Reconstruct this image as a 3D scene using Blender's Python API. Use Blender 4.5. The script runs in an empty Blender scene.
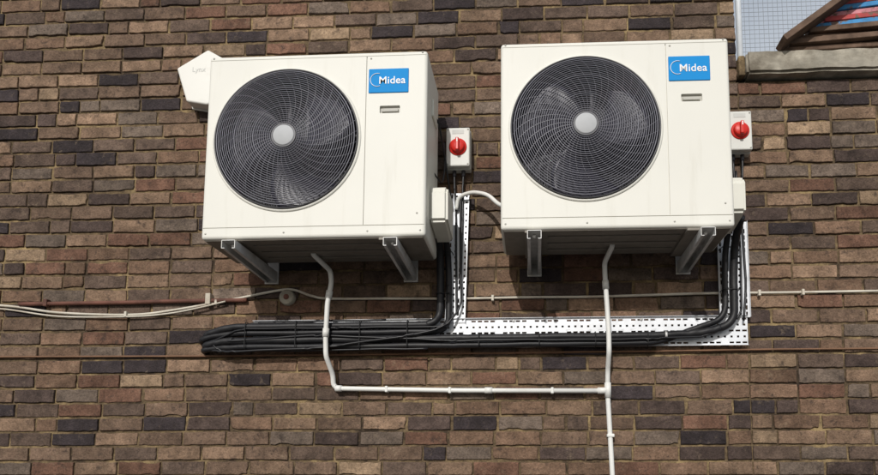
import bpy, bmesh, math, random
import numpy as np
from mathutils import Vector, Matrix
from mathutils import noise as mn
random.seed(7); rng=np.random.default_rng(7)
scene=bpy.context.scene
col=bpy.context.collection
rad=math.radians

# ---------------------------------------------------------------- materials
def mat(name,color,rough=.6,metal=0,var=.12,nscale=8,bump=0,bscale=60,spec=.4,dirt=None,dscale=3,dlo=.5,dhi=.75,streak=False):
    m=bpy.data.materials.new(name); m.use_nodes=True
    nt=m.node_tree; N=nt.nodes; L=nt.links
    b=N['Principled BSDF']; b.inputs['Roughness'].default_value=rough; b.inputs['Metallic'].default_value=metal
    b.inputs['Specular IOR Level'].default_value=spec
    tc=N.new('ShaderNodeTexCoord')
    n=N.new('ShaderNodeTexNoise'); n.inputs['Scale'].default_value=nscale; n.inputs['Detail'].default_value=6
    L.new(tc.outputs['Object'],n.inputs['Vector'])
    r=N.new('ShaderNodeMapRange'); r.inputs['From Min'].default_value=.3; r.inputs['From Max'].default_value=.7
    r.inputs['To Min'].default_value=1-var; r.inputs['To Max'].default_value=1+var
    L.new(n.outputs['Fac'],r.inputs['Value'])
    mul=N.new('ShaderNodeVectorMath'); mul.operation='SCALE'; mul.inputs[0].default_value=color[:3]
    L.new(r.outputs['Result'],mul.inputs['Scale'])
    out=mul.outputs[0]
    if dirt:
        mp=N.new('ShaderNodeMapping'); L.new(tc.outputs['Object'],mp.inputs['Vector'])
        if streak: mp.inputs['Scale'].default_value=(6,6,.6)
        n2=N.new('ShaderNodeTexNoise'); n2.inputs['Scale'].default_value=dscale; n2.inputs['Detail'].default_value=8; n2.inputs['Roughness'].default_value=.65
        L.new(mp.outputs[0],n2.inputs['Vector'])
        r2=N.new('ShaderNodeMapRange'); r2.inputs['From Min'].default_value=dlo; r2.inputs['From Max'].default_value=dhi
        L.new(n2.outputs['Fac'],r2.inputs['Value'])
        mx=N.new('ShaderNodeMix'); mx.data_type='RGBA'
        L.new(r2.outputs['Result'],mx.inputs['Factor']); L.new(out,mx.inputs['A']); mx.inputs['B'].default_value=(*dirt,1)
        out=mx.outputs['Result']
    L.new(out,b.inputs['Base Color'])
    if bump:
        nb=N.new('ShaderNodeTexNoise'); nb.inputs['Scale'].default_value=bscale; nb.inputs['Detail'].default_value=5
        L.new(tc.outputs['Object'],nb.inputs['Vector'])
        bp=N.new('ShaderNodeBump'); bp.inputs['Strength'].default_value=bump; bp.inputs['Distance'].default_value=.005
        L.new(nb.outputs['Fac'],bp.inputs['Height']); L.new(bp.outputs[0],b.inputs['Normal'])
    return m

M={}
M['cream']=mat('cream_painted_steel',(.70,.69,.63),.5,0,.025,3,.05,250,.3,dirt=(.52,.50,.42),dscale=2.0,dlo=.55,dhi=1.05,streak=True)
M['cream_pl']=mat('cream_plastic',(.66,.65,.58),.45,0,.03,5,dirt=(.5,.47,.38),dscale=6,dlo=.55,dhi=1.0)
M['pan']=mat('base_pan_steel',(.22,.20,.17),.6,.2,.25,6,dirt=(.10,.085,.07),dscale=6)  # dark galvanised steel; colour also carries the grey-brown shade under the units
M['grille']=mat('grille_wire',(.16,.16,.19),.42,0,.1,5,spec=.5)
M['rim']=mat('grille_rim',(.03,.03,.035),.4)
M['blade']=mat('fan_blade',(.030,.028,.043),.40,0,.15,6,spec=.45)
M['coil']=mat('coil_dark',(.012,.012,.016),.6)
M['hub']=mat('hub_grey',(.42,.43,.44),.6)
M['blue']=mat('badge_blue',(.005,.24,.60),.65,0,.03,spec=.2)
M['white']=mat('white_print',(.8,.8,.8),.5)
M['slot']=mat('slot_grey',(.42,.41,.37),.6)
M['galv']=mat('galvanised_steel',(.60,.60,.59),.5,.2,.15,25,.05,120,dirt=(.36,.33,.28),dscale=7)
M['tray']=mat('tray_zinc',(.70,.72,.75),.45,.2,.10,18)
M['foam']=mat('black_pipe_insulation',(.012,.012,.014),.5,0,.3,12,.15,70,.35,dirt=(.026,.025,.024),dscale=5)
M['cable']=mat('black_cable',(.013,.013,.015),.4)
M['pvc']=mat('white_pvc',(.72,.72,.69),.45,0,.04,6,dirt=(.50,.47,.40),dscale=4,dlo=.55,dhi=.95)
M['wire']=mat('old_white_cable',(.55,.51,.43),.6,0,.15,9,dirt=(.28,.21,.14),dscale=6,dlo=.5,dhi=.8)
M['rust']=mat('rusty_pipe',(.12,.048,.032),.75,0,.35,14,.4,80)
M['brownwire']=mat('brown_cable',(.17,.09,.05),.7,0,.3,7)
M['tie']=mat('cable_tie',(.010,.010,.010),.6)
M['grey_box']=mat('isolator_grey',(.62,.62,.58),.5,0,.03)
M['red']=mat('red_knob',(.58,.02,.012),.4,0,.04)
M['stone']=mat('weathered_coping',(.36,.33,.27),.9,0,.3,12,.8,45,.2,dirt=(.15,.13,.10),dscale=5,dlo=.45,dhi=.68)
M['wood']=mat('weathered_wood',(.13,.085,.06),.85,0,.4,18,.5,50,.2)
M['wred']=mat('flaking_red',(.42,.06,.06),.7,0,.2,20,.3,70,dirt=(.16,.10,.07),dscale=14,dlo=.5,dhi=.56)
M['wpink']=mat('flaking_pink',(.55,.22,.25),.7,0,.2,20,.3,70,dirt=(.16,.10,.07),dscale=12,dlo=.52,dhi=.58)
M['wblue']=mat('flaking_blue',(.05,.24,.50),.7,0,.2,20,.3,70,dirt=(.16,.10,.07),dscale=15,dlo=.53,dhi=.6)
M['fence']=mat('fence_wire',(.34,.37,.40),.5,.3)
M['postw']=mat('painted_post',(.62,.66,.70),.5)
M['asphalt']=mat('asphalt',(.055,.054,.052),.9,0,.25,3,.5,90)
M['bell']=mat('bell_plastic',(.70,.69,.64),.45,0,.03,4,dirt=(.5,.47,.38),dscale=5,dlo=.55,dhi=.95)
M['print']=mat('faded_print',(.55,.55,.52),.6)

# ---------------------------------------------------------------- helpers
def obj(name,me,mt=None,parent=None,smooth=False):
    o=bpy.data.objects.new(name,me); col.objects.link(o)
    if mt: me.materials.append(M[mt])
    if parent: o.parent=parent
    if smooth:
        for p in me.polygons: p.use_smooth=True
    return o
def empty(name,loc=(0,0,0)):
    e=bpy.data.objects.new(name,None); e.location=loc; e.empty_display_size=.1; col.objects.link(e); return e
def box(name,lo,hi,mt,parent=None,bev=.0,seg=2):
    bm=bmesh.new(); bmesh.ops.create_cube(bm,size=1)
    for v in bm.verts:
        v.co=Vector([(lo[i]+hi[i])/2+v.co[i]*(hi[i]-lo[i]) for i in range(3)])
    if bev: bmesh.ops.bevel(bm,geom=bm.edges[:],offset=bev,segments=seg,affect='EDGES',profile=.5)
    me=bpy.data.meshes.new(name); bm.to_mesh(me); bm.free()
    return obj(name,me,mt,parent,False)
def prism(name,pts,y0,y1,mt,parent=None,bev=0):
    bm=bmesh.new()
    f=bm.faces.new([bm.verts.new((p[0],y0,p[1])) for p in pts])
    r=bmesh.ops.extrude_face_region(bm,geom=[f])
    for v in r['geom']:
        if isinstance(v,bmesh.types.BMVert): v.co.y=y1
    bmesh.ops.recalc_face_normals(bm,faces=bm.faces[:])
    if bev: bmesh.ops.bevel(bm,geom=bm.edges[:],offset=bev,segments=3,affect='EDGES',profile=.5)
    me=bpy.data.meshes.new(name); bm.to_mesh(me); bm.free()
    return obj(name,me,mt,parent)
def lathe(name,prof,mt,parent=None,n=96,c=(0,0,0),smooth=True,closed=False):
    V=[];Fc=[]
    for r,y in prof:
        for k in range(n):
            a=2*math.pi*k/n; V.append((c[0]+r*math.cos(a),c[1]+y,c[2]+r*math.sin(a)))
    m=len(prof)
    for i in range(m if closed else m-1):
        j=(i+1)%m
        for k in range(n):
            k2=(k+1)%n; Fc.append((i*n+k,i*n+k2,j*n+k2,j*n+k))
    me=bpy.data.meshes.new(name); me.from_pydata(V,[],Fc); me.update()
    return obj(name,me,mt,parent,smooth)
def tube(name,pts,r,mt,parent=None,smooth_path=True,res=6,order=8):
    P=[Vector(p) for p in pts]
    if smooth_path and len(P)>2:
        Q=[P[0]*2-P[1]]+P+[P[-1]*2-P[-2]]
        out=[]
        for i in range(1,len(Q)-2):
            p0,p1,p2,p3=Q[i-1:i+3]
            for s in range(res):
                t=s/res
                out.append(.5*((2*p1)+(-p0+p2)*t+(2*p0-5*p1+4*p2-p3)*t*t+(-p0+3*p1-3*p2+p3)*t**3))
        out.append(P[-1]); P=out
    V=[];Fc=[]; nrm=None
    for i,p in enumerate(P):
        t=(P[min(i+1,len(P)-1)]-P[max(i-1,0)]).normalized()
        if nrm is None:
            nrm=t.cross(Vector((0,1,0)))
            if nrm.length<.1: nrm=t.cross(Vector((1,0,0)))
        nrm=(nrm-t*nrm.dot(t)).normalized(); bn=t.cross(nrm)
        for k in range(order):
            a=2*math.pi*k/order; V.append(p+(nrm*math.cos(a)+bn*math.sin(a))*r)
    for i in range(len(P)-1):
        for k in range(order):
            k2=(k+1)%order; Fc.append((i*order+k,i*order+k2,(i+1)*order+k2,(i+1)*order+k))
    Fc.append(tuple(range(order))[::-1]); Fc.append(tuple((len(P)-1)*order+k for k in range(order)))
    me=bpy.data.meshes.new(name); me.from_pydata([tuple(v) for v in V],[],Fc); me.update()
    return obj(name,me,mt,parent,True)
def fillet(pts,r,n=6):
    P=[Vector(p) for p in pts]; out=[P[0]]
    for i in range(1,len(P)-1):
        a=(P[i-1]-P[i]); b=(P[i+1]-P[i]); rr=min(r,a.length*.49,b.length*.49)
        A=P[i]+a.normalized()*rr; B=P[i]+b.normalized()*rr
        for k in range(n+1):
            t=k/n; out.append(A*(1-t)**2+P[i]*2*t*(1-t)+B*t*t)
    out.append(P[-1]); return out

# ---------------------------------------------------------------- brick wall
ROW=.0711; BL=.2155
PAL=[((.172,.108,.072),5),((.215,.142,.095),3.6),((.155,.103,.072),5),((.115,.080,.061),4.5),((.042,.033,.034),2.8),((.265,.185,.120),1.4),((.150,.082,.056),2.6),((.145,.110,.086),2.6),((.075,.053,.045),3.2)]
pw=np.array([p[1] for p in PAL]); pw=pw/pw.sum()
def bricks(x0,x1,z0,nrow,name,parent,phase=0):
    V=[];Fc=[];C=[]
    gap=.0056; z=z0
    for row in range(nrow):
        rh=ROW
        x=x0-(0 if (row+phase)%2==0 else BL/2)+ (random.uniform(-.012,.012) if row%2 else 0)
        while x<x1-.004:
            L=BL*random.uniform(.98,1.02)
            if random.random()<.16: L=BL/2
            a=max(x,x0)+gap*random.uniform(.6,1.3); b=min(x+L,x1 if x+L>x1-.03 else x+L)-gap*random.uniform(.6,1.3)
            if x+L>x1-.03: b=x1-.001
            if x<=x0: a=x0+.001
            x+=L
            if b-a<.025: continue
            g=gap*random.uniform(.7,1.35)
            lo=z+g+random.uniform(-.0015,.0015); hi=z+rh-g+random.uniform(-.0015,.0015)
            t1=random.uniform(-.002,.002)
            nx=max(3,int((b-a)/.022)); nz=3
            ring=[]
            for i in range(nx): ring.append((a+(b-a)*i/nx,lo))
            for i in range(nz): ring.append((b,lo+(hi-lo)*i/nz))
            for i in range(nx): ring.append((b-(b-a)*i/nx,hi))
            for i in range(nz): ring.append((a,hi-(hi-lo)*i/nz))
            n=len(ring); cx=(a+b)/2; cz=(lo+hi)/2
            yf=-.001+random.uniform(-.003,.0025); tiltx=random.uniform(-.012,.012); tiltz=random.uniform(-.03,.03)
            dzc=.0075*mn.noise((cx*.9,3.3,cz*.7)); tw_=.0075*(mn.noise(((cx+.05)*.9,3.3,cz*.7))-mn.noise(((cx-.05)*.9,3.3,cz*.7)))/.1
            base=len(V); J=rng.normal(0,.0011,(n,2))
            bite=random.random()<.20; bk=random.randrange(n)
            for lv,(ins,dy) in enumerate(((0,.09),(0,.0035),(.0016,.0008),(.0042,0))):
                for k,(px,pz) in enumerate(ring):
                    jx,jz=J[k]
                    extra=.006 if (bite and min((k-bk)%n,(bk-k)%n)<2 and lv>0) else 0
                    ii=ins+extra
                    qx=px+jx+ (ii if px<a+.008 else (-ii if px>b-.008 else 0))
                    qz=pz+jz+t1*(px-cx)/(b-a)+ (ii if pz<lo+.006 else (-ii if pz>hi-.006 else 0))+dzc+tw_*(px-cx)
                    V.append((qx,yf+dy+tiltx*(px-cx)+tiltz*(pz-cz),qz))
            for lv in range(3):
                for k in range(n):
                    k2=(k+1)%n; Fc.append((base+lv*n+k,base+lv*n+k2,base+(lv+1)*n+k2,base+(lv+1)*n+k))
            top=base+3*n
            Fc.append(tuple(top+k for k in range(n)))
            c=np.array(PAL[rng.choice(len(PAL),p=pw)][0])*random.uniform(.84,1.22)
            rr=random.random()
            C+= [(c[0],c[1],c[2],rr)]*(len(V)-base)
        z+=rh
    me=bpy.data.meshes.new(name); me.from_pydata(V,[],Fc); me.update()
    at=me.color_attributes.new('bcol','FLOAT_COLOR','POINT')
    at.data.foreach_set('color',np.array(C,dtype=np.float32).ravel())
    return obj(name,me,None,parent)

def brick_material():
    m=bpy.data.materials.new('stock_brick'); m.use_nodes=True; nt=m.node_tree;N=nt.nodes;L=nt.links
    b=N['Principled BSDF']; b.inputs['Roughness'].default_value=.9; b.inputs['Specular IOR Level'].default_value=.18
    at=N.new('ShaderNodeAttribute'); at.attribute_name='bcol'
    tc=N.new('ShaderNodeTexCoord')
    off=N.new('ShaderNodeVectorMath'); off.operation='MULTIPLY_ADD'
    cmb=N.new('ShaderNodeCombineXYZ'); 
    for i in range(3): L.new(at.outputs['Alpha'],cmb.inputs[i])
    L.new(cmb.outputs[0],off.inputs[0]); off.inputs[1].default_value=(37,51,23); L.new(tc.outputs['Object'],off.inputs[2])
    def noise(vec,sc,det,ro=.6):
        n=N.new('ShaderNodeTexNoise'); n.inputs['Scale'].default_value=sc; n.inputs['Detail'].default_value=det; n.inputs['Roughness'].default_value=ro
        L.new(vec,n.inputs['Vector']); return n.outputs['Fac']
    def mr(v,a,bb,c,d):
        r=N.new('ShaderNodeMapRange'); r.inputs['From Min'].default_value=a; r.inputs['From Max'].default_value=bb; r.inputs['To Min'].default_value=c; r.inputs['To Max'].default_value=d
        L.new(v,r.inputs['Value']); return r.outputs['Result']
    def mix(f,a,bcol,blend='MIX'):
        x=N.new('ShaderNodeMix'); x.data_type='RGBA'; x.blend_type=blend
        L.new(f,x.inputs['Factor']); 
        if isinstance(a,tuple): x.inputs['A'].default_value=a
        else: L.new(a,x.inputs['A'])
        if isinstance(bcol,tuple): x.inputs['B'].default_value=bcol
        else: L.new(bcol,x.inputs['B'])
        return x.outputs['Result']
    big=noise(off.outputs[0],14,6); fine=noise(off.outputs[0],110,5,.7)
    v1=mr(big,.3,.7,.62,1.38); v2=mr(fine,.3,.7,.66,1.34)
    mm=N.new('ShaderNodeMath'); mm.operation='MULTIPLY'; L.new(v1,mm.inputs[0]); L.new(v2,mm.inputs[1])
    sc=N.new('ShaderNodeVectorMath'); sc.operation='SCALE'; L.new(at.outputs['Color'],sc.inputs[0]); L.new(mm.outputs[0],sc.inputs['Scale'])
    s1=mr(noise(off.outputs[0],32,8,.7),.54,.68,0,.75)
    c=mix(s1,sc.outputs[0],(.040,.030,.026,1))
    s2=mr(noise(off.outputs[0],20,8,.75),.58,.74,0,.55)
    c=mix(s2,c,(.33,.25,.17,1))
    s3=mr(noise(tc.outputs['Object'],1.1,6,.6),.35,.7,.78,1.16)
    sc2=N.new('ShaderNodeVectorMath'); sc2.operation='SCALE'; L.new(c,sc2.inputs[0]); L.new(s3,sc2.inputs['Scale'])
    L.new(sc2.outputs[0],b.inputs['Base Color'])
    h=N.new('ShaderNodeMath'); h.operation='ADD'; L.new(fine,h.inputs[0]); L.new(noise(off.outputs[0],38,4),h.inputs[1])
    bp=N.new('ShaderNodeBump'); bp.inputs['Strength'].default_value=1; bp.inputs['Distance'].default_value=.006
    L.new(h.outputs[0],bp.inputs['Height']); L.new(bp.outputs[0],b.inputs['Normal'])
    return m
def mortar_material():
    m=bpy.data.materials.new('mortar'); m.use_nodes=True; nt=m.node_tree;N=nt.nodes;L=nt.links
    b=N['Principled BSDF']; b.inputs['Roughness'].default_value=.95; b.inputs['Specular IOR Level'].default_value=.1
    tc=N.new('ShaderNodeTexCoord')
    n=N.new('ShaderNodeTexNoise'); n.inputs['Scale'].default_value=3.2; n.inputs['Detail'].default_value=10; n.inputs['Roughness'].default_value=.8
    L.new(tc.outputs['Object'],n.inputs['Vector'])
    cr=N.new('ShaderNodeValToRGB'); e=cr.color_ramp.elements
    e[0].position=.40; e[0].color=(.045,.033,.024,1); e[1].position=.66; e[1].color=(.38,.28,.14,1)
    x=e.new(.52); x.color=(.15,.108,.062,1)
    L.new(n.outputs['Fac'],cr.inputs['Fac']); L.new(cr.outputs['Color'],b.inputs['Base Color'])
    n2=N.new('ShaderNodeTexNoise'); n2.inputs['Scale'].default_value=70; n2.inputs['Detail'].default_value=6; L.new(tc.outputs['Object'],n2.inputs['Vector'])
    bp=N.new('ShaderNodeBump'); bp.inputs['Strength'].default_value=1; bp.inputs['Distance'].default_value=.006
    L.new(n2.outputs['Fac'],bp.inputs['Height']); L.new(bp.outputs[0],b.inputs['Normal'])
    return m
M['brick']=brick_material(); M['mortar']=mortar_material()

XE=.995
ZT=49*ROW
wall=empty('brick_wall')
b1=bricks(-6.0,XE,0,92,'brick_courses',wall); b1.data.materials.append(M['brick'])
box('mortar_core',(-5.99,.0072,0),(XE-.006,.22,92*ROW-.004),'mortar',wall)
lwall=empty('parapet_brick_wall')
b2=bricks(XE+.004,5.0,0,49,'brick_courses',lwall,phase=1); b2.data.materials.append(M['brick'])
box('mortar_core',(XE-.004,.0076,0),(4.99,.215,ZT-.004),'mortar',lwall)

cop=empty('stone_coping')
xs=[XE+.03,1.72,2.5,3.3,4.1,4.95]
for i in range(len(xs)-1):
    lo=(xs[i]+.004,-.055+.004*(i%2),ZT+.006); hi=(xs[i+1]-.004,.26,ZT+.120)
    bm=bmesh.new(); bmesh.ops.create_cube(bm,size=1)
    for v in bm.verts: v.co=Vector([(lo[k]+hi[k])/2+v.co[k]*(hi[k]-lo[k]) for k in range(3)])
    bmesh.ops.bevel(bm,geom=bm.edges[:],offset=.012,segments=2,affect='EDGES')
    bmesh.ops.subdivide_edges(bm,edges=[e for e in bm.edges if e.calc_length()>.05],cuts=14,use_grid_fill=True)
    for v in bm.verts:
        n=mn.noise_vector(v.co*11); v.co+=n*.007+mn.noise_vector(v.co*40)*.003
    me=bpy.data.meshes.new('coping_stone'); bm.to_mesh(me); bm.free()
    obj('coping_stone_%d'%i,me,'stone',cop)
box('mortar_joint',(XE+.001,-.03,ZT+.01),(XE+.032,.2,ZT+.112),'mortar',cop,bev=.006)

# ---------------------------------------------------------------- air conditioners
W,H=.967,.832; YB,YF=-.10,-.42
FC=(.358,.442); FR=.316
def apply_bool(o,cutters):
    for c in cutters:
        md=o.modifiers.new('b','BOOLEAN'); md.operation='DIFFERENCE'; md.object=c; md.solver='EXACT'
    bpy.context.view_layer.update()
    dg=bpy.context.evaluated_depsgraph_get(); me=bpy.data.meshes.new_from_object(o.evaluated_get(dg))
    o.modifiers.clear(); o.data=me
    for c in cutters: bpy.data.objects.remove(c,do_unlink=True)
def cyl_cut(r,y0,y1,cx,cz,n):
    bm=bmesh.new()
    f=bm.faces.new([bm.verts.new((cx+r*math.cos(2*math.pi*k/n),y0,cz+r*math.sin(2*math.pi*k/n))) for k in range(n)])
    g=bmesh.ops.extrude_face_region(bm,geom=[f])
    for v in g['geom']:
        if isinstance(v,bmesh.types.BMVert): v.co.y=y1
    bmesh.ops.recalc_face_normals(bm,faces=bm.faces[:])
    me=bpy.data.meshes.new('cut'); bm.to_mesh(me); bm.free(); return obj('cut',me)
def ac_unit(x,z,blade_rot):
    U=empty('air_conditioner_outdoor_unit',(x,0,z))
    cas=box('casing',(0,YF,0),(W,YB,H),'cream',None,bev=.014,seg=4)
    cut=[cyl_cut(FR,YF-.05,YF+.20,FC[0],FC[1],128)]
    cut.append(box('c2',(.700,YF-.02,.0525),(.7034,YF+.006,H-.0225),None))
    cut.append(box('c3',(-.02,YF-.02,.0486),(W+.02,YF+.005,.0516),None))
    cut.append(box('c4',(-.02,YF-.02,H-.0215),(W+.02,YF+.004,H-.0193),None))
    cut.append(box('c5',(.762,YF-.02,.548),(.850,YF+.012,.582),None,bev=.004))
    cut.append(box('c6',(W-.004,YF+.03,.055),(W+.02,YF+.0325,H-.026),None))
    apply_bool(cas,cut)
    cas.parent=U
    if not cas.data.materials: cas.data.materials.append(M['cream'])
    c=(FC[0],0,FC[1])
    lathe('fan_collar',[(FR+.011,YF+.002),(FR+.010,YF-.003),(FR+.005,YF-.007),(FR-.001,YF-.006),(FR-.004,YF+.002),(FR-.004,YF+.02)],'cream',U,128,c)
    lathe('fan_shroud',[(FR-.005,YF+.004),(FR-.007,YF+.06),(FR-.010,YF+.19)],'rim',U,96,c)
    lathe('coil',[(.0001,YF+.185),(FR-.002,YF+.186)],'coil',U,96,c,False)
    V=[];Fc=[]
    for i in range(-26,27):
        xx=i*.012; hh=math.sqrt(max(0,(FR-.02)**2-xx*xx)); b=len(V)
        V+=[(c[0]+xx-.001,YF+.175,c[2]-hh),(c[0]+xx+.001,YF+.175,c[2]-hh),(c[0]+xx+.001,YF+.175,c[2]+hh),(c[0]+xx-.001,YF+.175,c[2]+hh)]
        Fc.append((b,b+1,b+2,b+3))
    me=bpy.data.meshes.new('coil_fins'); me.from_pydata(V,[],Fc); obj('coil_fins',me,'blade',U)
    rings=29; r0=.050; r1=FR-.006
    def gy(r): 
        t=(r/r1); return YF-.008-.026*math.sqrt(max(0,1-t**3.2))
    V=[];Fc=[];n=112
    def ring(r,w,y):
        base=len(V)
        for k in range(n):
            a=2*math.pi*k/n; ca,sa=math.cos(a),math.sin(a)
            for dr,dy in ((w,0),(0,-w*1.1),(-w,0),(0,w*1.6)):
                V.append((c[0]+(r+dr)*ca,y+dy,c[2]+(r+dr)*sa))
        for k in range(n):
            k2=(k+1)%n
            for q in range(4):
                q2=(q+1)%4; Fc.append((base+k*4+q,base+k2*4+q,base+k2*4+q2,base+k*4+q2))
    for i in range(rings):
        r=r0+(r1-r0)*i/(rings-1); ring(r,.0018 if i%9 else .0026,gy(r))
    me=bpy.data.meshes.new('grille_rings'); me.from_pydata(V,[],Fc); obj('grille_rings',me,'grille',U,True)
    V=[];Fc=[]
    ns=40
    for s in range(ns):
        base=len(V); m=16
        for k in range(m+1):
            t=k/m; r=r0+(r1-r0)*t; a=2*math.pi*s/ns+.55*t*t+.10*math.sin(t*3)
            da=.0009/max(r,.01); y=gy(r)+.0035
            for sa_,dy in ((-1,0),(1,0),(1,.006),(-1,.006)):
                V.append((c[0]+r*math.cos(a+sa_*da),y+dy,c[2]+r*math.sin(a+sa_*da)))
        for k in range(m):
            for q in range(4):
                q2=(q+1)%4; Fc.append((base+k*4+q,base+k*4+q2,base+(k+1)*4+q2,base+(k+1)*4+q))
    me=bpy.data.meshes.new('grille_spokes'); me.from_pydata(V,[],Fc); obj('grille_spokes',me,'grille',U)
    lathe('grille_rim',[(r1-.002,YF-.008),(r1+.003,YF-.014),(r1+.006,YF-.010),(r1+.004,YF+.002)],'rim',U,112,c)
    lathe('grille_hub',[(.0001,YF-.0385),(.042,YF-.0380),(.0455,YF-.0365),(.047,YF-.032),(.047,YF-.028)],'hub',U,48,c)
    lathe('grille_hub_ring',[(.0475,YF-.036),(.0535,YF-.036),(.0535,YF-.03)],'rim',U,48,c,False)
    V=[];Fc=[]
    for b3 in range(3):
        base=len(V); nu,nv=14,12
        for i in range(nu+1):
            t=i/nu; r=.05+(FR-.03-.05)*t
            sw=.55*t; half=.50+.22*t-.18*t**4
            for j in range(nv+1):
                u=j/nv*2-1; a=rad(120*b3+blade_rot)+sw+u*half
                V.append((c[0]+r*math.cos(a),YF+.075+u*.035*(1-.3*t)+.010*u*u,c[2]+r*math.sin(a)))
        for i in range(nu):
            for j in range(nv):
                a=base+i*(nv+1)+j; Fc.append((a,a+1,a+nv+2,a+nv+1))
    me=bpy.data.meshes.new('fan_blades'); me.from_pydata(V,[],Fc); fb=obj('fan_blades',me,'blade',U,True)
    so=fb.modifiers.new('s','SOLIDIFY'); so.thickness=.004
    lathe('fan_boss',[(.0001,YF+.03),(.05,YF+.032),(.062,YF+.045),(.066,YF+.12)],'blade',U,48,c)
    box('motor_mount',(c[0]-.05,YF+.13,c[2]-FR+.03),(c[0]-.035,YF+.15,c[2]+FR-.03),'blade',U)
    box('motor_mount_2',(c[0]+.035,YF+.13,c[2]-FR+.03),(c[0]+.05,YF+.15,c[2]+FR-.03),'blade',U)
    box('badge',(.712,YF-.0035,.640),(.886,YF+.001,.750),'blue',U,bev=.003,seg=2)
    cu=bpy.data.curves.new('badge_text','FONT'); cu.body='Midea'; cu.size=.047; cu.extrude=.0006; cu.offset=.0004; cu.align_x='LEFT'; cu.space_character=1.04
    t=bpy.data.objects.new('badge_text',cu); col.objects.link(t); t.parent=U; t.location=(.756,YF-.0045,.680); t.rotation_euler=(rad(90),0,0); cu.materials.append(M['white'])
    pts=[]
    for k in range(17):
        a=rad(70+k*14); rr=.030; pts.append((.750+rr*math.cos(a),YF-.0048,.698+rr*math.sin(a)))
    tube('badge_swirl',pts,.0015,'white',U,False,order=6)
    box('handle_recess',(.764,YF+.0105,.550),(.848,YF+.0125,.580),'slot',U)
    box('handle_tab',(.770,YF+.001,.556),(.842,YF+.010,.569),'slot',U,bev=.002)
    for sx,sz in ((.02,.025),(.36,.025),(.72,.025),(.945,.025),(.02,H-.01),(.945,H-.01),(.93,.10),(.72,.80)):
        lathe('screw',[(.0001,-.0022),(.0035,-.0018),(.0045,0)],'slot',U,12,(sx,YF-.0002,sz))
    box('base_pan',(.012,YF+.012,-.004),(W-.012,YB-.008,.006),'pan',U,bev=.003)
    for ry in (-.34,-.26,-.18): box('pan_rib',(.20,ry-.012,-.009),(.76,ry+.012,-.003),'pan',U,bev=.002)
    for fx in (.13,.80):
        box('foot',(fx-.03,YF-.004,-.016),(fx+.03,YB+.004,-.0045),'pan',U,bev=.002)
    bm=bmesh.new()
    prof=[(-.13,.07),(-.33,.10),(-.335,.235),(-.315,.262),(-.13,.268)]
    f=bm.faces.new([bm.verts.new((W-.004,p[0],p[1])) for p in prof]); r=bmesh.ops.extrude_face_region(bm,geom=[f])
    for v in r['geom']:
        if isinstance(v,bmesh.types.BMVert): v.co.x=W+.080
    bmesh.ops.recalc_face_normals(bm,faces=bm.faces[:]); bmesh.ops.bevel(bm,geom=bm.edges[:],offset=.012,segments=3,affect='EDGES')
    me=bpy.data.meshes.new('valve_cover'); bm.to_mesh(me); bm.free(); obj('valve_cover',me,'cream_pl',U)
    box('side_grip',(W-.002,-.30,.60),(W+.010,-.18,.68),'cream_pl',U,bev=.006)
    return U
uL=ac_unit(-1.424,2.571,20); uR=ac_unit(-.143,2.590,2)
uR.rotation_euler=(0,0,rad(.4))

# ---------------------------------------------------------------- brackets
def bracket(x,ztop):
    B=empty('wall_bracket',(x,0,ztop))
    w=.028
    bm=bmesh.new()
    def q(*p): bm.faces.new([bm.verts.new(a) for a in p])
    yw,yf=-.006,-.455; zw,zf=-.050,-.034
    q((-w,yw,0),(w,yw,0),(w,yf,0),(-w,yf,0))
    q((-w,yw,0),(-w,yf,0),(-w,yf,zf),(-w,yw,zw))
    q((w,yw,0),(w,yf,0),(w,yf,zf),(w,yw,zw))
    q((-w,yw,zw),(-w,yf,zf),(-w+.012,yf,zf),(-w+.012,yw,zw))
    q((w,yw,zw),(w,yf,zf),(w-.012,yf,zf),(w-.012,yw,zw))
    me=bpy.data.meshes.new('arm'); bm.to_mesh(me); bm.free(); o=obj('arm',me,'galv',B)
    s=o.modifiers.new('s','SOLIDIFY'); s.thickness=.0025; s.offset=0
    box('wall_plate',(-.034,-.007,-.058),(.034,-.001,.14),'galv',B,bev=.001)
    lathe('bolt',[(.0001,-.012),(.008,-.011),(.009,0)],'galv',B,6,(0,-.007,-.025),False)
    box('rubber_mount',(-.02,-.40,.001),(.02,-.36,.0045),'rim',B)
    lathe('bolt_2',[(.0001,-.010),(.007,-.009),(.008,0)],'galv',B,6,(0,yf+.05,-.01),False)
bracket(-1.285,2.554); bracket(-.598,2.554); bracket(.000,2.573); bracket(.705,2.573)

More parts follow.
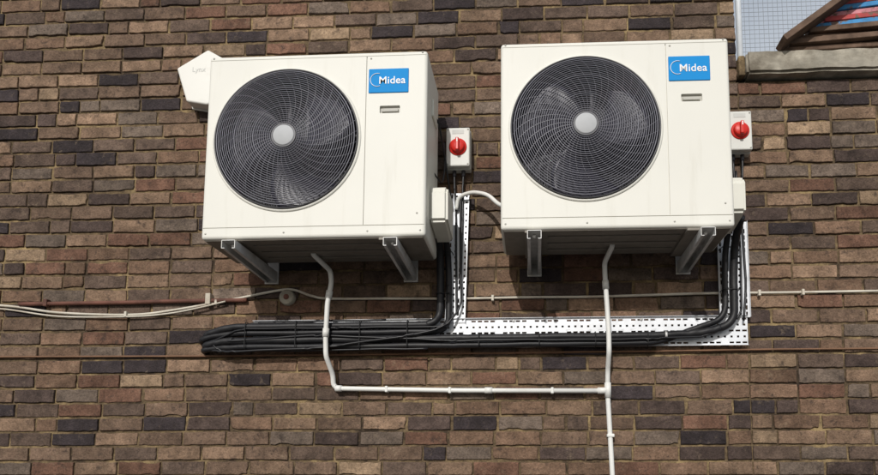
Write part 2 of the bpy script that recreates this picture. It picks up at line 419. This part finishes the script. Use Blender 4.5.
# ---------------------------------------------------------------- perforated cable tray
tray=empty('perforated_cable_tray')
def perf(name,o,u,v,L,Wd,y,pu=.030,rows=None):
    rows=rows or max(2,int(round(Wd/.025))); pv=Wd/rows; cells=int(L/pu); pu=L/cells
    bm=bmesh.new()
    def P(a,b,yy=0): return bm.verts.new((o[0]+u[0]*a+v[0]*b,y+yy,o[1]+u[1]*a+v[1]*b))
    for i in range(cells):
        for j in range(rows):
            a0,a1=i*pu,(i+1)*pu; b0,b1=j*pv,(j+1)*pv
            long_=(j%2==0)
            su,sv=(.70,.30) if long_ else (.34,.34)
            h0,h1=a0+pu*(1-su)/2,a1-pu*(1-su)/2; k0,k1=b0+pv*(1-sv)/2,b1-pv*(1-sv)/2
            if long_ and i%5==4 : 
                bm.faces.new([P(a0,b0),P(a1,b0),P(a1,b1),P(a0,b1)]); continue
            bm.faces.new([P(a0,b0),P(a1,b0),P(a1,k0),P(a0,k0)]); bm.faces.new([P(a0,k1),P(a1,k1),P(a1,b1),P(a0,b1)])
            bm.faces.new([P(a0,k0),P(h0,k0),P(h0,k1),P(a0,k1)]); bm.faces.new([P(h1,k0),P(a1,k0),P(a1,k1),P(h1,k1)])
    for b in (0,Wd):
        bm.faces.new([P(0,b),P(L,b),P(L,b,-.013),P(0,b,-.013)])
    bmesh.ops.remove_doubles(bm,verts=bm.verts,dist=.0003); bmesh.ops.recalc_face_normals(bm,faces=bm.faces)
    me=bpy.data.meshes.new(name); bm.to_mesh(me); bm.free(); ob=obj(name,me,'tray',tray)
    s=ob.modifiers.new('s','SOLIDIFY'); s.thickness=.0014; s.offset=0
perf('run_horizontal',(-1.36,2.168),(1,0),(0,1),2.35,.140,-.020,rows=5)
perf('drop_right',(.862,2.300),(0,1),(1,0),.46,.140,-.024,rows=5)
sl=math.sin(rad(1.5)); cl=math.cos(rad(1.5))
perf('drop_middle',(-.425,2.290),(sl,cl),(cl,-sl),.64,.095,-.025,rows=4)
for x in (-1.2,-.7,-.1,.5,.95):
    lathe('fixing_screw',[(.0001,-.005),(.006,-.004),(.008,0)],'galv',tray,10,(x,-.021,2.295))

# ---------------------------------------------------------------- insulated refrigerant pipes
pp=empty('insulated_pipe_bundle')
def wob(path,a=.003,step=.05):
    P=[Vector(p) for p in path]; out=[P[0]]
    for i in range(len(P)-1):
        d=(P[i+1]-P[i]).length; k=max(1,int(d/step))
        for j in range(1,k+1):
            out.append(P[i].lerp(P[i+1],j/k)+Vector((random.uniform(-a,a)*.3,random.uniform(-a,a)*.6,random.uniform(-a,a))))
    return out
def pipe(pts,r,fr=.07,a=.0014,name='pipe'):
    tube(name,wob(fillet(pts,fr),a,.13),r,'foam',pp,True,res=4,order=14)
E=-1.61
pipe([(-.445,-.19,2.70),(-.445,-.085,2.62),(-.445,-.060,2.50),(-.445,-.055,2.275),(-1.46,-.058,2.272),(E+.02,-.045,2.235),(E+.03,.03,2.20)],.0175,.08)
pipe([(-.412,-.17,2.70),(-.408,-.070,2.60),(-.405,-.055,2.50),(-.405,-.055,2.240),(-1.47,-.055,2.240),(E,-.045,2.215),(E,.03,2.19)],.0145,.08)
pipe([(.925,-.19,2.72),(.925,-.085,2.64),(.922,-.060,2.50),(.920,-.055,2.262),(.78,-.055,2.222),(.60,-.055,2.212),(-.38,-.055,2.208),(-1.48,-.055,2.205),(E+.02,-.045,2.185),(E+.02,.03,2.17)],.0180,.10)
pipe([(.885,-.17,2.72),(.887,-.070,2.62),(.885,-.050,2.50),(.882,-.050,2.290),(.75,-.050,2.248),(.58,-.052,2.178),(-.38,-.055,2.174),(-1.46,-.055,2.174),(E+.01,-.04,2.165),(E+.01,.03,2.160)],.0140,.08)
def cable(pts,r=.0048,a=.002,parent=pp,mt='cable',name='control_cable'):
    tube(name,wob(fillet(pts,.05),a,.10),r,mt,parent,True,res=4,order=8)
cable([(-.355,-.045,2.90),(-.352,-.050,2.55),(-.345,-.052,2.36),(-.42,-.080,2.255),(-.60,-.085,2.215),(-.93,-.078,2.172),(-1.05,-.078,2.160),(-1.45,-.07,2.150),(-1.56,-.05,2.160),(E+.02,.02,2.20)],.0055)
cable([(.955,-.05,3.0),(.962,-.05,2.6),(.955,-.050,2.30),(.80,-.060,2.205),(.55,-.075,2.192),(-.4,-.078,2.192),(-1.0,-.076,2.225),(-1.48,-.07,2.20),(E+.05,.02,2.15)],.005,.0025)
cable([(-.40,-.07,2.262),(-.9,-.076,2.258),(-1.4,-.075,2.258),(-1.55,-.06,2.20),(-1.50,-.06,2.155),(-1.1,-.06,2.154),(-.5,-.07,2.158)],.0045,.002)
cable([(-.70,-.07,2.296),(-1.0,-.06,2.298),(-1.35,-.06,2.288),(-1.53,-.06,2.245),(E+.03,.02,2.225)],.0055,.003)
def band(x,z0,z1,y0=-.036,y1=-.079,mt='tie',w=.0022,parent=pp):
    pts=[(x,y0,z0),(x,y1,z0+.006),(x,y1-.001,(z0+z1)/2),(x,y1,z1-.006),(x,y0,z1)]
    tube('cable_tie',pts,w,mt,parent,True,order=6)
for x in (-1.38,-1.12,-.84,-.58): band(x+random.uniform(-.02,.02),2.158,2.292)
for x in (-.26,.02,.28,.52): band(x,2.160,2.232,y1=-.076)
for z in (2.62,2.42):
    for xa,xb in ((-.468,-.388),(.866,.946)):
        tube('cable_tie',[(xa,-.03,z),(xa+.004,-.078,z),(xb-.004,-.078,z),(xb,-.03,z)],.0025,'tie',pp,False,order=6)
tube('tape',[(.600,-.055,2.2125),(.610,-.055,2.2125)],.0188,'galv',pp,False,order=16)

# ---------------------------------------------------------------- isolators
def isolator(x0,x1,z0,z1):
    I=empty('isolator_switch'); cx,cz=(x0+x1)/2,(z0+z1)/2
    box('back',(x0,-.045,z0),(x1,-.002,z1),'grey_box',I,bev=.005)
    box('lid',(x0+.002,-.080,z0+.002),(x1-.002,-.0465,z1-.002),'grey_box',I,bev=.006)
    kz=cz-.002
    lathe('dial_plate',[(.0001,-.006),(.041,-.006),(.043,-.003),(.043,0)],'red',I,40,(cx,-.0802,kz))
    lathe('dial',[(.0001,-.022),(.028,-.022),(.032,-.018),(.034,-.006)],'red',I,32,(cx,-.0802,kz))
    box('dial_grip',(cx-.008,-.120,kz-.031),(cx+.008,-.100,kz+.031),'red',I,bev=.004)
    box('dial_mark',(cx-.0025,-.1212,kz+.008),(cx+.0025,-.1203,kz+.026),'white',I)
    box('warning_label',(cx-.028,-.0812,z1-.034),(cx+.028,-.0802,z1-.014),'print',I)
    for sx in (x0+.011,x1-.011):
        for sz in (z0+.012,z1-.012):
            lathe('screw',[(.0001,-.002),(.004,-.0015),(.0045,0)],'slot',I,10,(sx,-.0803,sz))
    for gx in (cx-.022,cx+.022):
        tube('cable_gland',[(gx,-.03,z0+.003),(gx,-.03,z0-.028)],.010,'rim',I,False,order=8)
    return I
isolator(-.424,-.306,3.040,3.238); isolator(.914,1.030,3.088,3.284)
pc=empty('power_cable')
def pcb(pts,r=.0055,p=pc,mt='cable'): tube('flex',wob(fillet(pts,.05),.0015,.07),r,mt,p,True,res=4,order=8)
pcb([(-.387,-.03,3.02),(-.386,-.03,2.95),(-.378,-.032,2.85),(-.375,-.034,2.60),(-.37,-.036,2.33)])
pcb([(-.343,-.03,3.02),(-.346,-.03,2.95),(-.345,-.04,2.80),(-.352,-.042,2.45)])
pcb([(-.470,-.22,3.22),(-.440,-.20,3.20),(-.428,-.10,3.10),(-.405,-.05,2.92),(-.395,-.045,2.85)],.005)
pcb([(-.460,-.20,2.95),(-.430,-.14,2.92),(-.425,-.09,3.02),(-.432,-.08,3.16)],.004)
pc2=empty('power_cable.001')
pcb([(.950,-.03,3.07),(.955,-.03,2.9),(.960,-.032,2.70)],p=pc2)
pcb([(.994,-.03,3.07),(.992,-.03,3.0),(.975,-.035,2.85),(.985,-.04,2.45),(.965,-.045,2.28)],p=pc2)

fc=empty('flexible_conduit')
pth=fillet([(-.375,-.04,2.84),(-.366,-.05,2.90),(-.30,-.07,2.915),(-.22,-.11,2.885),(-.16,-.18,2.80),(-.12,-.25,2.76)],.06)
tube('conduit',pth,.0095,'pvc',fc,True,res=3,order=12)

# ---------------------------------------------------------------- condensate drain (passes in front of the pipe bundle)
dr=empty('drain_pipe')
R_=.0115; yb=-.102
def dpipe(pts,fr=.02): tube('pvc_run',fillet(pts,fr,4),R_,'pvc',dr,False,order=14)
dpipe([(-1.00,-.24,2.58),(-1.00,-.23,2.562),(-.960,-.11,2.525),(-.955,-.104,2.47),(-.972,yb,2.37),(-.976,yb,2.21),(-.972,yb,2.12),(-.955,-.045,2.04),(-.955,-.032,1.992),(-.935,-.03,1.976),(-.35,-.03,1.963),(.335,-.03,1.958)])
dpipe([(.345,-.24,2.60),(.345,-.23,2.578),(.322,-.12,2.540),(.325,-.105,2.48),(.333,yb,2.33),(.338,yb,2.20),(.338,yb,2.13),(.337,-.045,2.05),(.336,-.030,1.958),(.352,-.030,1.56),(.352,-.03,.12),(.352,-.10,.06)])
def sock(a,b,r=.0152): tube('coupling',[a,b],r,'pvc',dr,False,order=16)
sock((.337,-.033,1.995),(.338,-.03,1.925)); sock((.29,-.03,1.9587),(.338,-.03,1.958))
sock((-.20,-.03,1.9622),(-.235,-.03,1.9624)); sock((-.945,-.03,1.977),(-.915,-.03,1.9757))
sock((.326,-.104,2.46),(.328,-.104,2.42)); sock((-.963,-.103,2.43),(-.968,-.102,2.395)); sock((-.975,yb,2.25),(-.976,yb,2.21))
for x,z in ((-.70,1.971),(-.40,1.964),(.08,1.960)):
    box('pipe_clip',(x-.007,-.044,z-.015),(x+.007,-.002,z+.015),'pvc',dr,bev=.004)
for x,z in ((.3465,1.75),(.352,1.3),(.352,.7)):
    box('pipe_clip',(x-.017,-.044,z-.008),(x+.017,-.002,z+.008),'pvc',dr,bev=.004)

# ---------------------------------------------------------------- old wall cables and pipe
wc=empty('white_wall_cable')
tube('cable',wob([(-6,-.012,2.44),(-3.2,-.012,2.425),(-2.656,-.012,2.403),(-2.343,-.014,2.362),(-1.98,-.014,2.350),(-1.75,-.014,2.370),(-1.45,-.014,2.425),(-1.25,-.014,2.462),(-1.17,-.014,2.464),(-1.08,-.014,2.43),(-.99,-.012,2.416),(-.70,-.012,2.412),(-.36,-.012,2.408),(.30,-.012,2.412),(.78,-.012,2.417),(1.60,-.012,2.420),(3,-.012,2.42),(5,-.012,2.43)],.002,.3),.0062,'wire',wc,True,res=8)
wc2=empty('white_wall_cable.001')
tube('cable',wob([(-6,-.010,2.41),(-2.656,-.010,2.388),(-2.35,-.010,2.345),(-1.98,-.022,2.337),(-1.80,-.022,2.350),(-1.66,-.026,2.372),(-1.50,-.028,2.408)],.002,.3),.0045,'wire',wc2,True,res=8)
for i,(x,z) in enumerate(((-2.0,2.352),(-1.55,2.405),(-.2,2.410),(1.25,2.419),(1.05,2.418))):
    box('cable_clip',(x-.006,-.028,z-.016),(x+.006,-.002,z+.012),'wire',wc,bev=.002)
rp=empty('rusty_conduit_pipe')
tube('pipe',wob([(-2.55,-.018,2.408),(-2.0,-.018,2.410),(-1.40,-.018,2.414)],.001,.2),.0105,'rust',rp,True,order=12)
box('saddle',(-1.60,-.034,2.392),(-1.575,-.002,2.448),'wire',rp,bev=.003)
box('saddle_2',(-2.42,-.032,2.394),(-2.40,-.002,2.430),'rust',rp,bev=.003)
jb=empty('round_junction_box')
lathe('body',[(.0001,-.030),(.030,-.030),(.036,-.026),(.038,-.002)],'stone',jb,32,(-1.20,0,2.425))
lathe('cap',[(.0001,-.036),(.012,-.035),(.014,-.030)],'rust',jb,20,(-1.20,0,2.425))
tw=empty('brown_wall_cable')
tube('cable',wob([(-6,-.008,2.15),(-2.634,-.008,2.146),(-1.62,-.008,2.142),(-.5,-.008,2.143),(.6,-.008,2.147),(1.58,-.008,2.151),(5,-.008,2.16)],.0015,.35),.0046,'brownwire',tw,True,res=6)

# ---------------------------------------------------------------- alarm bell box
ab=empty('alarm_bell_box')
pts=[(-1.625,3.682),(-1.470,3.590),(-1.515,3.405),(-1.620,3.392),(-1.722,3.412),(-1.780,3.588)]
prism('cover',pts,-.012,-.078,'bell',ab,bev=.008)
prism('back_plate',[((p[0]+1.62)*1.03-1.62,(p[1]-3.53)*1.03+3.53) for p in pts],-.002,-.014,'bell',ab,bev=.002)
cu=bpy.data.curves.new('faded_lettering','FONT'); cu.body='Lynx'; cu.size=.036; cu.extrude=.0004
t=bpy.data.objects.new('faded_lettering',cu); col.objects.link(t); t.parent=ab; t.location=(-1.70,-.0786,3.565); t.rotation_euler=(rad(90),0,0); cu.materials.append(M['print'])

# ---------------------------------------------------------------- roof area behind the parapet
post=empty('fence_post')
tube('post',[(1.115,.30,3.2),(1.115,.30,5.2)],.016,'postw',post,False,order=12)
tube('post_2',[(3.3,.30,3.2),(3.3,.30,5.2)],.014,'postw',post,False,order=12)
fence=empty('wire_mesh_fence')
V=[];Fc=[]
def bar(a,b,w):
    base=len(V); a=Vector(a);b=Vector(b)
    d=(b-a).normalized(); s=d.cross(Vector((0,1,0)))*w
    for p in (a,b):
        for off in (s,Vector((0,-w,0)),-s,Vector((0,w,0))): V.append(tuple(p+off))
    for q in range(4):
        q2=(q+1)%4; Fc.append((base+q,base+q2,base+4+q2,base+4+q))
x=1.12
while x<3.3: bar((x,.30,3.3),(x,.30,5.1),.0012); x+=.0255
z=3.3
while z<5.1: bar((1.12,.301,z),(3.3,.301,z),.0012); z+=.0255
me=bpy.data.meshes.new('mesh'); me.from_pydata(V,[],Fc); obj('mesh',me,'fence',fence)
roof=empty('flat_roof')
box('roof_deck',(1.0,.22,3.0),(5.0,4.0,3.25),'stone',roof)
pile=empty('stack_of_old_boards')
def board(cx,cz,L,t,w,ang,mt,yc=.05,yaw=0):
    bm=bmesh.new(); bmesh.ops.create_cube(bm,size=1)
    for v in bm.verts: v.co=Vector((v.co.x*L+L/2,v.co.y*w,v.co.z*t))
    bmesh.ops.bevel(bm,geom=bm.edges[:],offset=.002,segments=1,affect='EDGES')
    mtx=Matrix.Translation((cx,yc,cz))@Matrix.Rotation(rad(yaw),4,'Z')@Matrix.Rotation(-rad(ang),4,'Y'); bm.transform(mtx)
    me=bpy.data.meshes.new('board'); bm.to_mesh(me); bm.free(); obj('board',me,mt,pile)
zc=ZT+.124
board(1.20,zc+.018,1.4,.024,.16,2,'wood',.06)
board(1.245,zc+.046,1.3,.026,.18,3,'wood',.05,-1)
board(1.29,zc+.075,1.2,.024,.17,3,'wood',.06,2)
board(1.335,zc+.103,1.2,.026,.18,4,'wood',.05)
board(1.375,zc+.131,1.2,.024,.17,4,'wblue',.06,-2)
board(1.41,zc+.159,1.2,.024,.17,5,'wred',.05,1)
board(1.44,zc+.187,1.2,.024,.17,5,'wpink',.06,-1)
board(1.47,zc+.215,1.2,.024,.17,6,'wblue',.05)
board(1.50,zc+.243,1.2,.024,.17,6,'wred',.05)
board(1.185,zc+.012,.62,.030,.10,36,'wood',-.07)

# ---------------------------------------------------------------- ground
bm=bmesh.new(); bmesh.ops.create_grid(bm,x_segments=2,y_segments=2,size=400)
me=bpy.data.meshes.new('ground'); bm.to_mesh(me); bm.free(); obj('ground',me,'asphalt')

# ---------------------------------------------------------------- light
EL,AZ=30,10
s=Vector((-math.sin(rad(AZ))*math.cos(rad(EL)),-math.cos(rad(AZ))*math.cos(rad(EL)),math.sin(rad(EL))))
ld=bpy.data.lights.new('sun','SUN'); ld.energy=2.95; ld.angle=rad(.8); ld.color=(1,.97,.93)
lo=bpy.data.objects.new('sun',ld); col.objects.link(lo); lo.rotation_euler=(-s).to_track_quat('-Z','Y').to_euler(); lo.location=(-2,-6,8)
w=bpy.data.worlds.new("World"); scene.world=w; w.use_nodes=True; nt=w.node_tree
sk=nt.nodes.new('ShaderNodeTexSky'); sk.sky_type='NISHITA'; sk.sun_disc=False; sk.sun_elevation=rad(EL); sk.sun_rotation=rad(180+AZ); sk.air_density=1.2; sk.dust_density=2.5
wt=nt.nodes.new('ShaderNodeTexCoord'); wn=nt.nodes.new('ShaderNodeTexNoise'); wn.inputs['Scale'].default_value=2.2; wn.inputs['Detail'].default_value=7
nt.links.new(wt.outputs['Generated'],wn.inputs['Vector'])
wr=nt.nodes.new('ShaderNodeMapRange'); wr.inputs['From Min'].default_value=.3; wr.inputs['From Max'].default_value=.65; wr.inputs['To Min'].default_value=.35; wr.inputs['To Max'].default_value=.85
nt.links.new(wn.outputs['Fac'],wr.inputs['Value'])
wm=nt.nodes.new('ShaderNodeMix'); wm.data_type='RGBA'; wm.inputs['B'].default_value=(6.6,7.0,7.5,1)
nt.links.new(wr.outputs['Result'],wm.inputs['Factor']); nt.links.new(sk.outputs[0],wm.inputs['A'])
nt.links.new(wm.outputs['Result'],nt.nodes['Background'].inputs[0]); nt.nodes['Background'].inputs[1].default_value=.095

# ---------------------------------------------------------------- camera
cd=bpy.data.cameras.new('camera'); co=bpy.data.objects.new('camera',cd); col.objects.link(co); scene.camera=co
co.location=(0,-3.0,1.6); co.rotation_euler=(rad(96),0,rad(2.8))
cd.sensor_width=36; cd.lens=640/878*36; cd.shift_x=-65/878; cd.shift_y=163.5/878; cd.clip_end=2000; cd.clip_start=.05
scene.view_settings.view_transform='Standard'; scene.view_settings.look='None'; scene.view_settings.exposure=0
